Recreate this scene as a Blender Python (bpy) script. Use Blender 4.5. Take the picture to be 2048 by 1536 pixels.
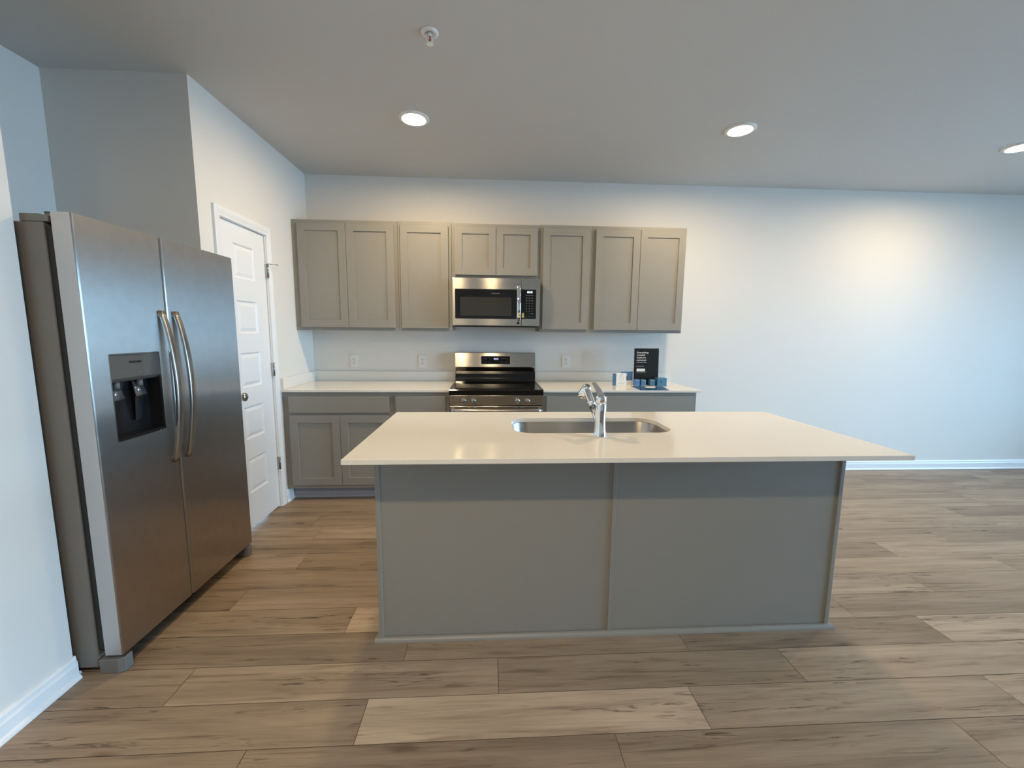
import bpy, bmesh, math, random
from mathutils import Vector, Matrix

for o in list(bpy.data.objects):
    bpy.data.objects.remove(o)
SC = bpy.context.scene
COL = SC.collection
random.seed(7)

# ------------------------------------------------------------------ camera
cam_data = bpy.data.cameras.new('camera')
cam = bpy.data.objects.new('camera', cam_data)
COL.objects.link(cam)
YAW, PITCH, ROLL, FPX = -0.054997, -0.124738, 0.009128, 820.0
cy_, sy_ = math.cos(YAW), math.sin(YAW)
cp_, sp_ = math.cos(PITCH), math.sin(PITCH)
fwd = Vector((-sy_ * cp_, cy_ * cp_, sp_))
rgt = Vector((cy_, sy_, 0.0))
upv = rgt.cross(fwd)
r2 = math.cos(ROLL) * rgt + math.sin(ROLL) * upv
u2 = -math.sin(ROLL) * rgt + math.cos(ROLL) * upv
M3 = Matrix((r2, u2, -fwd)).transposed()
cam.matrix_world = Matrix.Translation((1.6351, -3.9095, 1.3734)) @ M3.to_4x4()
cam_data.sensor_width = 36.0
cam_data.lens = FPX / 2048.0 * 36.0
cam_data.clip_start = 0.05
SC.camera = cam

# ------------------------------------------------------------------ exposure
vs = SC.view_settings
vs.view_transform = 'Standard'
vs.look = 'None'
vs.gamma = 1.0
vs.use_curve_mapping = False
vs.exposure = 0.0

# ------------------------------------------------------------------ world: clear blue daylight outside the glass
world = bpy.data.worlds.new('world')
SC.world = world
world.use_nodes = True
wn = world.node_tree
wn.nodes.clear()
wo = wn.nodes.new('ShaderNodeOutputWorld')
wb = wn.nodes.new('ShaderNodeBackground')
wt = wn.nodes.new('ShaderNodeTexCoord')
ws = wn.nodes.new('ShaderNodeSeparateXYZ')
wr = wn.nodes.new('ShaderNodeValToRGB')
wm = wn.nodes.new('ShaderNodeMath'); wm.operation = 'MULTIPLY_ADD'
wm.inputs[1].default_value = 0.5; wm.inputs[2].default_value = 0.5
wn.links.new(wt.outputs['Generated'], ws.inputs[0])
wn.links.new(ws.outputs['Z'], wm.inputs[0])
wn.links.new(wm.outputs[0], wr.inputs[0])
wr.color_ramp.elements[0].position = 0.44
wr.color_ramp.elements[0].color = (0.26, 0.34, 0.42, 1)
wr.color_ramp.elements[1].position = 0.52
wr.color_ramp.elements[1].color = (0.38, 0.68, 1.0, 1)
wn.links.new(wr.outputs[0], wb.inputs[0])
WORLD_STRENGTH = 32.0
wb.inputs[1].default_value = WORLD_STRENGTH
wn.links.new(wb.outputs[0], wo.inputs[0])

XR, YR, CEIL = 9.6, -8.5, 2.743          # right wall, rear wall, ceiling height
GLASS_Y0, GLASS_Y1, GLASS_TOP = -5.2, -1.45, 2.4
# portal in the big glass door guides the daylight
pl = bpy.data.lights.new('daylight_portal', 'AREA')
pl.shape = 'RECTANGLE'
pl.size = GLASS_TOP
pl.size_y = GLASS_Y1 - GLASS_Y0
pl.cycles.is_portal = True
po = bpy.data.objects.new('daylight_portal', pl)
COL.objects.link(po)
po.location = (XR - 0.01, (GLASS_Y0 + GLASS_Y1) / 2, GLASS_TOP / 2)
po.rotation_euler = (0, math.radians(90), 0)
LAMP_STRENGTH = 470.0
LAMP_COLOUR = (1.0, 0.76, 0.46, 1)


# ------------------------------------------------------------------ mesh helpers
class MB:
    """Collects boxes, lathes and tubes; build() links them as one mesh object."""
    def __init__(self):
        self.bm = bmesh.new()

    def box(self, x0, x1, y0, y1, z0, z1, bev=0.0, seg=2, mi=0):
        b = bmesh.new()
        bmesh.ops.create_cube(b, size=1.0)
        for v in b.verts:
            v.co = Vector((x0 + (v.co.x + .5) * (x1 - x0), y0 + (v.co.y + .5) * (y1 - y0), z0 + (v.co.z + .5) * (z1 - z0)))
        if bev > 0:
            bmesh.ops.bevel(b, geom=b.edges[:], offset=bev, segments=seg, affect='EDGES', profile=0.5)
        return self.merge(b, mi)

    def merge(self, b, mi=0, mat=None):
        if mat is not None:
            bmesh.ops.transform(b, matrix=mat, verts=b.verts)
        for f in b.faces:
            f.material_index = mi
        me = bpy.data.meshes.new('tmp')
        b.to_mesh(me); b.free()
        self.bm.from_mesh(me)
        bpy.data.meshes.remove(me)
        return self

    def poly_prism(self, pts, axis, a0, a1, bev=0.0, mi=0, seg=2):
        """pts: 2D outline; axis 'x','y','z' is the extrusion axis from a0 to a1."""
        def co(p, a):
            return {'x': (a, p[0], p[1]), 'y': (p[0], a, p[1]), 'z': (p[0], p[1], a)}[axis]
        b = bmesh.new()
        va = [b.verts.new(co(p, a0)) for p in pts]
        vb = [b.verts.new(co(p, a1)) for p in pts]
        n = len(pts)
        b.faces.new(va); b.faces.new(vb)
        for i in range(n):
            b.faces.new((va[i], va[(i + 1) % n], vb[(i + 1) % n], vb[i]))
        bmesh.ops.recalc_face_normals(b, faces=b.faces)
        if bev > 0:
            bmesh.ops.bevel(b, geom=b.edges[:], offset=bev, segments=seg, affect='EDGES', profile=0.5)
        return self.merge(b, mi)

    def lathe(self, prof, origin=(0, 0, 0), direction=(0, 0, 1), seg=32, mi=0):
        """prof: list of (radius, height) along direction."""
        b = bmesh.new()
        rings = []
        for r, h in prof:
            if r < 1e-6:
                rings.append([b.verts.new((0, 0, h))])
            else:
                rings.append([b.verts.new((r * math.cos(2 * math.pi * k / seg), r * math.sin(2 * math.pi * k / seg), h)) for k in range(seg)])
        for a, c in zip(rings[:-1], rings[1:]):
            for k in range(seg):
                k2 = (k + 1) % seg
                if len(a) == 1 and len(c) == 1:
                    continue
                if len(a) == 1:
                    b.faces.new((a[0], c[k], c[k2]))
                elif len(c) == 1:
                    b.faces.new((a[k], a[k2], c[0]))
                else:
                    b.faces.new((a[k], a[k2], c[k2], c[k]))
        for f in b.faces:
            f.smooth = True
        bmesh.ops.recalc_face_normals(b, faces=b.faces)
        q = Vector((0, 0, 1)).rotation_difference(Vector(direction).normalized()).to_matrix().to_4x4()
        return self.merge(b, mi, Matrix.Translation(origin) @ q)

    def sweep(self, path, section, ups=None, mi=0, cap=True, smooth=True):
        """Sweep a closed 2D section (list of (s,t)) or per-point sections along a 3D path."""
        b = bmesh.new()
        P = [Vector(p) for p in path]
        rings = []
        for i, p in enumerate(P):
            t = (P[min(i + 1, len(P) - 1)] - P[max(i - 1, 0)]).normalized()
            u = Vector(ups[i] if ups and isinstance(ups[0], (tuple, list, Vector)) else (ups or (0, 0, 1)))
            s = t.cross(u).normalized()
            u = s.cross(t).normalized()
            sec = section[i] if isinstance(section[0][0], (tuple, list)) else section
            rings.append([b.verts.new(p + s * a + u * c) for a, c in sec])
        n = len(rings[0])
        for a, c in zip(rings[:-1], rings[1:]):
            for k in range(n):
                f = b.faces.new((a[k], a[(k + 1) % n], c[(k + 1) % n], c[k]))
                f.smooth = smooth
        if cap:
            b.faces.new(rings[0]); b.faces.new(rings[-1])
        bmesh.ops.recalc_face_normals(b, faces=b.faces)
        return self.merge(b, mi)

    def tube(self, path, r, seg=16, mi=0):
        rs = r if isinstance(r, (list, tuple)) else [r] * len(path)
        secs = [[(q * math.cos(2 * math.pi * k / seg), q * math.sin(2 * math.pi * k / seg)) for k in range(seg)] for q in rs]
        up = (0, 0, 1)
        d = Vector(path[-1]) - Vector(path[0])
        if abs(d.normalized().z) > 0.9:
            up = (0, 1, 0)
        return self.sweep(path, secs, [up] * len(path), mi)

    def build(self, name, mats, parent=None, smooth_angle=None):
        me = bpy.data.meshes.new(name)
        org = Vector(parent_origin(parent)) if parent is not None else Vector((0, 0, 0))
        if org.length:
            bmesh.ops.translate(self.bm, vec=-org, verts=self.bm.verts)
        self.bm.to_mesh(me); self.bm.free()
        for m in (mats if isinstance(mats, (list, tuple)) else [mats]):
            me.materials.append(m)
        if smooth_angle is not None:
            me.shade_smooth()
            me.set_sharp_from_angle(angle=math.radians(smooth_angle))
        o = bpy.data.objects.new(name, me)
        COL.objects.link(o)
        if parent is not None:
            o.parent = parent
        return o


def parent_origin(p):
    v = Vector((0, 0, 0))
    while p is not None:
        v += p.location
        p = p.parent
    return v


def thing(name, label, cat, loc=(0, 0, 0), group=None):
    o = bpy.data.objects.new(name, None)
    o.empty_display_size = 0.1
    COL.objects.link(o)
    o.location = loc
    return tag(o, label, cat, group)


def tag(o, label, cat, group=None):
    o['label'] = label
    o['category'] = cat
    if group:
        o['group'] = group
    return o


def struct(o, label=None, cat=None):
    o['kind'] = 'structure'
    if label:
        o['label'] = label
    if cat:
        o['category'] = cat
    return o


def cut(o, cutter_mb):
    """Boolean difference, applied at once."""
    c = cutter_mb.build('cutter_shape', [])
    c.location = -parent_origin(o) + c.location
    # cutter is authored in world space; o has its own origin chain
    c.location = (0, 0, 0)
    bpy.context.view_layer.update()
    m = o.modifiers.new('cut', 'BOOLEAN')
    m.operation = 'DIFFERENCE'
    m.solver = 'EXACT'
    m.object = c
    dg = bpy.context.evaluated_depsgraph_get()
    me = bpy.data.meshes.new_from_object(o.evaluated_get(dg))
    o.modifiers.clear()
    old = o.data
    o.data = me
    me.name = old.name
    cm = c.data
    bpy.data.objects.remove(c)
    bpy.data.meshes.remove(cm)


def text(name, body, size, loc, mat, parent, rot=(math.pi / 2, 0, 0), align='LEFT', width=None, bold=0.0, thick=0.0003):
    cu = bpy.data.curves.new(name, 'FONT')
    cu.body = body
    cu.size = size
    cu.align_x = align
    cu.offset = bold
    cu.extrude = thick
    t = bpy.data.objects.new('text_tmp', cu)
    COL.objects.link(t)
    bpy.context.view_layer.update()
    dg = bpy.context.evaluated_depsgraph_get()
    me = bpy.data.meshes.new_from_object(t.evaluated_get(dg))
    bpy.data.objects.remove(t)
    bpy.data.curves.remove(cu)
    xs = [v.co.x for v in me.vertices]
    sc = 1.0
    if width and xs:
        sc = width / max(1e-6, max(xs) - min(xs))
    from mathutils import Euler
    R = Euler(rot).to_matrix().to_4x4()
    me.transform(Matrix.Translation(Vector(loc) - parent_origin(parent)) @ R @ Matrix.Diagonal((sc, 1, 1, 1)))
    me.name = name
    me.materials.append(mat)
    o = bpy.data.objects.new(name, me)
    COL.objects.link(o)
    o.parent = parent
    return o


def rrect(x0, x1, y0, y1, r, n=6):
    pts = []
    for cx, cy, a0 in ((x1 - r, y1 - r, 0), (x0 + r, y1 - r, 90), (x0 + r, y0 + r, 180), (x1 - r, y0 + r, 270)):
        for k in range(n + 1):
            a = math.radians(a0 + 90 * k / n)
            pts.append((cx + r * math.cos(a), cy + r * math.sin(a)))
    return pts


# ------------------------------------------------------------------ materials
def mat(name, col, rough=0.5, metal=0.0, spec=0.5, aniso=0.0, tangent=None, coat=0.0, emit=None, estr=0.0,
        noise=0.0, nscale=40.0, bump=0.0, bscale=400.0, rnoise=0.0, rscale=(6, 6, 6), trans=0.0, ior=1.5):
    m = bpy.data.materials.new(name)
    m.use_nodes = True
    nt = m.node_tree
    p = nt.nodes['Principled BSDF']
    p.inputs['Base Color'].default_value = (*col, 1)
    p.inputs['Roughness'].default_value = rough
    p.inputs['Metallic'].default_value = metal
    p.inputs['Specular IOR Level'].default_value = spec
    p.inputs['Coat Weight'].default_value = coat
    p.inputs['Transmission Weight'].default_value = trans
    p.inputs['IOR'].default_value = ior
    if emit:
        p.inputs['Emission Color'].default_value = (*emit, 1)
        p.inputs['Emission Strength'].default_value = estr
    tc = nt.nodes.new('ShaderNodeTexCoord')
    if noise > 0:
        n = nt.nodes.new('ShaderNodeTexNoise')
        n.inputs['Scale'].default_value = nscale
        n.inputs['Detail'].default_value = 4
        nt.links.new(tc.outputs['Object'], n.inputs['Vector'])
        r = nt.nodes.new('ShaderNodeMapRange')
        r.inputs['To Min'].default_value = 1 - noise
        r.inputs['To Max'].default_value = 1 + noise
        nt.links.new(n.outputs['Fac'], r.inputs['Value'])
        x = nt.nodes.new('ShaderNodeMix'); x.data_type = 'RGBA'; x.blend_type = 'MULTIPLY'
        x.inputs['Factor'].default_value = 1
        x.inputs['A'].default_value = (*col, 1)
        nt.links.new(r.outputs[0], x.inputs['B'])
        nt.links.new(x.outputs['Result'], p.inputs['Base Color'])
    if bump > 0:
        n = nt.nodes.new('ShaderNodeTexNoise')
        n.inputs['Scale'].default_value = bscale
        n.inputs['Detail'].default_value = 2
        nt.links.new(tc.outputs['Object'], n.inputs['Vector'])
        b = nt.nodes.new('ShaderNodeBump')
        b.inputs['Strength'].default_value = bump
        b.inputs['Distance'].default_value = 0.001
        nt.links.new(n.outputs['Fac'], b.inputs['Height'])
        nt.links.new(b.outputs[0], p.inputs['Normal'])
    if rnoise > 0:
        mp = nt.nodes.new('ShaderNodeMapping')
        mp.inputs['Scale'].default_value = rscale
        nt.links.new(tc.outputs['Object'], mp.inputs['Vector'])
        n = nt.nodes.new('ShaderNodeTexNoise')
        n.inputs['Scale'].default_value = 1.0
        n.inputs['Detail'].default_value = 5
        nt.links.new(mp.outputs[0], n.inputs['Vector'])
        r = nt.nodes.new('ShaderNodeMapRange')
        r.inputs['To Min'].default_value = max(0.02, rough - rnoise)
        r.inputs['To Max'].default_value = rough + rnoise
        nt.links.new(n.outputs['Fac'], r.inputs['Value'])
        nt.links.new(r.outputs[0], p.inputs['Roughness'])
    if aniso:
        p.inputs['Anisotropic'].default_value = aniso
        c = nt.nodes.new('ShaderNodeCombineXYZ')
        for k in range(3):
            c.inputs[k].default_value = tangent[k]
        nt.links.new(c.outputs[0], p.inputs['Tangent'])
    return m


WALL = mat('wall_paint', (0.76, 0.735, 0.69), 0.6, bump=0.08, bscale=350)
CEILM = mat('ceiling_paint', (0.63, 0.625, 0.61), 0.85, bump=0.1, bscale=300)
TRIM = mat('white_trim_paint', (0.84, 0.845, 0.85), 0.32)
CAB = mat('grey_cabinet_paint', (0.283, 0.275, 0.25), 0.42, noise=0.02, nscale=12)
CABIN = mat('cabinet_shadow_gap', (0.10, 0.095, 0.085), 0.6)
QUARTZ = mat('white_quartz', (0.81, 0.785, 0.73), 0.10, noise=0.015, nscale=180)
STEELX = mat('brushed_steel_door', (0.455, 0.43, 0.405), 0.28, metal=1.0, aniso=1.0, tangent=(0, 1, 0), noise=0.09, nscale=22)
STEELY = mat('brushed_steel_front', (0.62, 0.575, 0.51), 0.17, metal=1.0, aniso=0.92, tangent=(0, 0, 1))
STEELD = mat('steel_door_edge', (0.55, 0.54, 0.53), 0.45, metal=0.85)
STEELS = mat('sink_steel', (0.52, 0.49, 0.45), 0.28, metal=1.0)
HANDLE = mat('handle_steel', (0.52, 0.51, 0.495), 0.24, metal=1.0)
CHROME = mat('chrome', (0.86, 0.87, 0.88), 0.05, metal=1.0)
NICKEL = mat('satin_nickel', (0.42, 0.40, 0.37), 0.25, metal=1.0)
FRIDGE = mat('fridge_side_grey', (0.17, 0.16, 0.145), 0.45, noise=0.03, nscale=60)
GASKET = mat('black_gasket', (0.012, 0.012, 0.012), 0.6)
BLACKG = mat('black_glass', (0.006, 0.006, 0.006), 0.06, spec=0.5)
BLACKE = mat('black_enamel', (0.008, 0.008, 0.008), 0.14)
DARKP = mat('dark_plastic', (0.014, 0.014, 0.016), 0.2)
GREYP = mat('grey_plastic', (0.17, 0.17, 0.165), 0.4)
PANELG = mat('dispenser_panel_grey', (0.15, 0.148, 0.14), 0.35, metal=0.4)
CLEARP = mat('smoked_paddle', (0.30, 0.31, 0.34), 0.12, metal=0.7)
MESHW = mat('microwave_window', (0.035, 0.034, 0.028), 0.08)
WHITEP = mat('white_plastic', (0.80, 0.79, 0.76), 0.35)
SLOT = mat('outlet_slot', (0.05, 0.05, 0.05), 0.6)
KICK = mat('toe_kick_board', (0.32, 0.33, 0.38), 0.4)
PAPERW = mat('white_paper', (0.82, 0.82, 0.81), 0.5)
PRINTG = mat('grey_print', (0.45, 0.46, 0.47), 0.6)
SIGNB = mat('sign_black', (0.006, 0.006, 0.006), 0.4)
SIGNT = mat('sign_white_print', (0.62, 0.62, 0.62), 0.5)
BLUE1 = mat('box_blue', (0.09, 0.22, 0.48), 0.4)
BLUE2 = mat('box_teal_blue', (0.07, 0.20, 0.36), 0.4)
NAVY = mat('booklet_navy', (0.025, 0.08, 0.20), 0.25)
YELLOW = mat('sticker_yellow', (0.62, 0.56, 0.14), 0.5)
LEDW = mat('clock_digits', (0.5, 0.8, 0.9), 0.5, emit=(0.75, 0.93, 1.0), estr=2.2)
LEDV = mat('range_clock_digits', (0.5, 0.45, 0.8), 0.5, emit=(0.62, 0.55, 1.0), estr=1.6)
KEYS = mat('key_legends', (0.16, 0.16, 0.15), 0.5)
LENS = mat('lamp_lens', (1, 0.9, 0.8), 0.5, emit=LAMP_COLOUR[:3], estr=LAMP_STRENGTH)
OUTSIDE = mat('patio_concrete', (0.45, 0.46, 0.47), 0.9)
REDM = mat('red_bulb', (0.5, 0.02, 0.02), 0.2)


def glass_mat():
    m = bpy.data.materials.new('window_glass')
    m.use_nodes = True
    nt = m.node_tree
    nt.nodes.clear()
    o = nt.nodes.new('ShaderNodeOutputMaterial')
    t = nt.nodes.new('ShaderNodeBsdfTransparent'); t.inputs[0].default_value = (0.94, 0.97, 0.98, 1)
    g = nt.nodes.new('ShaderNodeBsdfGlossy'); g.inputs['Roughness'].default_value = 0.02
    f = nt.nodes.new('ShaderNodeFresnel'); f.inputs[0].default_value = 1.45
    mx = nt.nodes.new('ShaderNodeMixShader')
    nt.links.new(f.outputs[0], mx.inputs[0])
    nt.links.new(t.outputs[0], mx.inputs[1]); nt.links.new(g.outputs[0], mx.inputs[2])
    nt.links.new(mx.outputs[0], o.inputs[0])
    return m


GLASS = glass_mat()


def floor_mat():
    m = bpy.data.materials.new('vinyl_plank')
    m.use_nodes = True
    nt = m.node_tree
    N, Lk = nt.nodes, nt.links
    p = N['Principled BSDF']
    p.inputs['Specular IOR Level'].default_value = 0.32
    uv = N.new('ShaderNodeUVMap'); uv.uv_map = 'wood'
    at = N.new('ShaderNodeAttribute'); at.attribute_name = 'plank'
    sp = N.new('ShaderNodeSeparateColor'); Lk.new(at.outputs['Color'], sp.inputs[0])

    def mp(sx, sy):
        q = N.new('ShaderNodeMapping'); q.inputs['Scale'].default_value = (sx, sy, 1)
        Lk.new(uv.outputs[0], q.inputs['Vector'])
        return q

    def noise(src, detail=4, rough=0.55, dist=0.0, scale=1.0):
        n = N.new('ShaderNodeTexNoise')
        n.inputs['Scale'].default_value = scale
        n.inputs['Detail'].default_value = detail
        n.inputs['Roughness'].default_value = rough
        n.inputs['Distortion'].default_value = dist
        Lk.new(src.outputs[0], n.inputs['Vector'])
        return n

    def ramp(src, stops):
        r = N.new('ShaderNodeValToRGB')
        e = r.color_ramp.elements
        e[0].position, e[0].color = stops[0][0], (*stops[0][1], 1)
        e[1].position, e[1].color = stops[-1][0], (*stops[-1][1], 1)
        for q, c in stops[1:-1]:
            k = e.new(q); k.color = (*c, 1)
        Lk.new(src, r.inputs[0])
        return r

    def mul(a, b, fac=1.0):
        x = N.new('ShaderNodeMix'); x.data_type = 'RGBA'; x.blend_type = 'MULTIPLY'
        x.inputs['Factor'].default_value = fac
        Lk.new(a, x.inputs['A']); Lk.new(b, x.inputs['B'])
        return x.outputs['Result']
    # tone of each plank
    tone = ramp(sp.outputs[0], [(0.0, (0.25, 0.187, 0.133)), (0.35, (0.335, 0.255, 0.182)), (0.7, (0.42, 0.325, 0.235)), (1.0, (0.60, 0.47, 0.345))])
    # broad soft bands along the grain
    broad = noise(mp(0.9, 9), 3, 0.5, 0.6)
    b1 = ramp(broad.outputs['Fac'], [(0.28, (0.72, 0.70, 0.68)), (0.55, (1.0, 1.0, 1.0)), (0.8, (1.12, 1.10, 1.08))])
    # dark streaks
    st = noise(mp(1.7, 30), 5, 0.62, 0.9)
    b2 = ramp(st.outputs['Fac'], [(0.30, (0.45, 0.42, 0.40)), (0.43, (0.88, 0.87, 0.86)), (0.6, (1.04, 1.04, 1.04))])
    # fine fibre
    fi = noise(mp(6, 230), 3, 0.6, 0.0)
    b3 = ramp(fi.outputs['Fac'], [(0.3, (0.84, 0.83, 0.82)), (0.7, (1.08, 1.08, 1.08))])
    # knots and mineral cracks
    wv = noise(mp(2.2, 2.2), 2, 0.5)
    kd = N.new('ShaderNodeMix'); kd.data_type = 'VECTOR'; kd.inputs['Factor'].default_value = 0.12
    km = mp(1.7, 5.7)
    Lk.new(km.outputs[0], kd.inputs['A']); Lk.new(wv.outputs['Color'], kd.inputs['B'])
    vo = N.new('ShaderNodeTexVoronoi'); vo.inputs['Scale'].default_value = 1.0
    Lk.new(kd.outputs['Result'], vo.inputs['Vector'])
    kn = ramp(vo.outputs['Distance'], [(0.012, (0.25, 0.20, 0.17)), (0.04, (0.62, 0.58, 0.54)), (0.11, (1, 1, 1))])
    # only some of the cells carry a knot
    vs_ = N.new('ShaderNodeSeparateColor'); Lk.new(vo.outputs['Color'], vs_.inputs[0])
    gt = N.new('ShaderNodeMath'); gt.operation = 'GREATER_THAN'; gt.inputs[1].default_value = 0.40
    Lk.new(vs_.outputs[0], gt.inputs[0])
    c = mul(tone.outputs[0], b1.outputs[0], 0.9)
    c = mul(c, b2.outputs[0], 0.85)
    c = mul(c, b3.outputs[0], 0.9)
    # short dark mineral cracks, gathered in patches
    cr = noise(mp(5.0, 62), 4, 0.6, 1.2)
    b4 = ramp(cr.outputs['Fac'], [(0.32, (0.22, 0.19, 0.17)), (0.385, (0.66, 0.64, 0.62)), (0.44, (1, 1, 1))])
    pa = noise(mp(1.3, 11), 2, 0.5, 0.3)
    pm_ = ramp(pa.outputs['Fac'], [(0.50, (0, 0, 0)), (0.62, (1, 1, 1))])
    xc = N.new('ShaderNodeMix'); xc.data_type = 'RGBA'; xc.blend_type = 'MULTIPLY'
    Lk.new(pm_.outputs[0], xc.inputs['Factor']); Lk.new(c, xc.inputs['A']); Lk.new(b4.outputs[0], xc.inputs['B'])
    c = xc.outputs['Result']
    x = N.new('ShaderNodeMix'); x.data_type = 'RGBA'; x.blend_type = 'MULTIPLY'
    Lk.new(gt.outputs[0], x.inputs['Factor']); Lk.new(c, x.inputs['A']); Lk.new(kn.outputs[0], x.inputs['B'])
    Lk.new(x.outputs['Result'], p.inputs['Base Color'])
    rr = N.new('ShaderNodeMapRange')
    rr.inputs['To Min'].default_value = 0.52; rr.inputs['To Max'].default_value = 0.40
    Lk.new(st.outputs['Fac'], rr.inputs['Value']); Lk.new(rr.outputs[0], p.inputs['Roughness'])
    bp = N.new('ShaderNodeBump'); bp.inputs['Strength'].default_value = 0.12; bp.inputs['Distance'].default_value = 0.001
    Lk.new(fi.outputs['Fac'], bp.inputs['Height']); Lk.new(bp.outputs[0], p.inputs['Normal'])
    return m


PLANK = floor_mat()
GROOVE = mat('plank_groove', (0.13, 0.10, 0.075), 0.8)

# ------------------------------------------------------------------ floor
ROWH = 0.1755
known = {-1: 0.442, 0: 0.0, }
# joints seen in the photograph: row index -> x of one joint
joint = {}


def row_of(y):
    return int(math.floor((y + 2.4985) / ROWH))


for y, x in ((-2.59, 1.183), (-2.41, 1.672), (-2.24, 3.741), (-2.06, 0.972), (-2.76, 3.303), (-1.9, 4.05), (-1.2, 0.465)):
    joint[row_of(y)] = x
PL, GAP = 1.232, 0.0010
bm = bmesh.new()
uvl = bm.loops.layers.uv.new('wood')
cl = bm.loops.layers.float_color.new('plank')
rng = random.Random(21)
known_tone = [(-2.59, 1.8, .97), (-2.59, 3.0, .62), (-2.59, .9, .35), (-2.41, 1.0, .6), (-2.41, 2.2, .42), (-2.41, 3.2, .7), (-2.24, 3.0, .3), (-2.24, 3.9, .78), (-2.24, 1.9, .45), (-2.06, 1.2, .85), (-2.06, .5, .5), (-2.76, 1.2, .3), (-2.76, 2.6, .42), (-2.76, 3.5, .35), (-1.2, .7, .7)]  # plank tones; right-hand plank along the island front has its shade darkened in
for ri in range(row_of(YR) - 1, row_of(0) + 2):
    y0 = -2.4985 + ri * ROWH
    y1 = y0 + ROWH
    y0c, y1c = max(y0, YR), min(y1, 0.0)
    if y1c - y0c < 0.002:
        continue
    jx = joint.get(ri, rng.uniform(0, PL))
    x = jx - PL * math.ceil((jx + 0.9) / PL)
    while x < XR:
        xa, xb = max(x, -0.75), min(x + PL, XR)
        if xb - xa > 0.003:
            vsq = [bm.verts.new(c) for c in ((xa + GAP, y0c + GAP, 0), (xb - GAP, y0c + GAP, 0), (xb - GAP, y1c - GAP, 0), (xa + GAP, y1c - GAP, 0))]
            f = bm.faces.new(vsq)
            t = (rng.random() * 0.55 + 0.1, rng.random(), rng.random(), 1.0)
            for ky, kx, kt in known_tone:
                if row_of(ky) == ri and xa <= kx < xb:
                    t = (kt,) + t[1:]
            ou, ov = rng.uniform(0, 50), rng.uniform(0, 50)
            for lp in f.loops:
                lp[uvl].uv = (ou + lp.vert.co.x - xa, ov + lp.vert.co.y - y0)
                lp[cl] = t
        x += PL
base = [bm.verts.new(c) for c in ((-0.86, YR, -0.0025), (XR, YR, -0.0025), (XR, 0, -0.0025), (-0.86, 0, -0.0025))]
f = bm.faces.new(base); f.material_index = 1
me = bpy.data.meshes.new('floor'); bm.to_mesh(me); bm.free()
me.materials.append(PLANK); me.materials.append(GROOVE)
fl = bpy.data.objects.new('floor', me); COL.objects.link(fl)
struct(fl, 'brown grey wood plank floor', 'floor')

# ------------------------------------------------------------------ room shell
struct(MB().box(-0.86, XR + 0.1, YR - 0.1, 0.1, CEIL, CEIL + 0.1).build('ceiling', CEILM), 'plain white ceiling', 'ceiling')
struct(MB().box(-0.11, XR + 0.1, 0, 0.1, 0, CEIL).build('wall_back', WALL), 'pale painted back wall behind the cabinets', 'wall')
struct(MB().box(-0.86, XR + 0.1, YR - 0.1, YR, 0, CEIL).build('wall_rear', WALL), 'plain wall behind the viewer', 'wall')
D0, D1, DT = -1.243, -0.727, 2.058       # pantry door opening
NY, NX = -1.417, -0.75                   # niche side, niche back
wl = MB()
wl.box(-0.11, 0, NY, D0, 0, CEIL); wl.box(-0.11, 0, D1, 0, 0, CEIL); wl.box(-0.11, 0, D0, D1, DT, CEIL)
struct(wl.build('wall_left', WALL), 'white wall with the pantry door', 'wall')
struct(MB().box(-0.86, -0.11, NY, NY + 0.1, 0, CEIL).build('wall_pantry', WALL), 'shaded pantry wall behind the refrigerator', 'wall')
struct(MB().box(-0.86, NX, YR, 0.1, 0, CEIL).build('wall_niche', WALL), 'bluish wall at the back of the refrigerator niche', 'wall')
struct(MB().box(-0.75, 0, YR, -2.352, 0, CEIL).build('wall_near', WALL), 'white wall end left of the refrigerator', 'wall')
# right wall with the wide glass door
wr_ = MB()
wr_.box(XR, XR + 0.1, YR, GLASS_Y0, 0, CEIL); wr_.box(XR, XR + 0.1, GLASS_Y1, 0, 0, CEIL)
wr_.box(XR, XR + 0.1, GLASS_Y0, GLASS_Y1, GLASS_TOP, CEIL)
struct(wr_.build('wall_right', WALL), 'right wall with the wide glass door', 'wall')
wf = MB()
ys = [GLASS_Y0 + (GLASS_Y1 - GLASS_Y0) * k / 3 for k in range(4)]
for a, b_ in zip(ys[:-1], ys[1:]):
    wf.box(XR + 0.02, XR + 0.08, a, a + 0.05, 0, GLASS_TOP); wf.box(XR + 0.02, XR + 0.08, b_ - 0.05, b_, 0, GLASS_TOP)
    wf.box(XR + 0.02, XR + 0.08, a, b_, GLASS_TOP - 0.05, GLASS_TOP); wf.box(XR + 0.02, XR + 0.08, a, b_, 0.0, 0.05)
w1 = struct(wf.build('window_1', TRIM), 'white framed glass patio door', 'window')
MB().box(XR + 0.046, XR + 0.052, GLASS_Y0 + 0.05, GLASS_Y1 - 0.05, 0.05, GLASS_TOP - 0.05).build('pane', GLASS, w1)
struct(MB().box(XR + 0.1, XR + 9, -14, 6, -0.2, -0.05).build('ground', OUTSIDE), 'pale patio outside', 'ground')


def base_profile(h=0.092):
    return [(0, 0), (0.026, 0), (0.0255, 0.006), (0.022, 0.013), (0.0155, 0.017), (0.0155, 0.060), (0.013, 0.064), (0.0115, 0.072), (0.0115, 0.082), (0.008, h - 0.002), (0.004, h), (0, h)]


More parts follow.
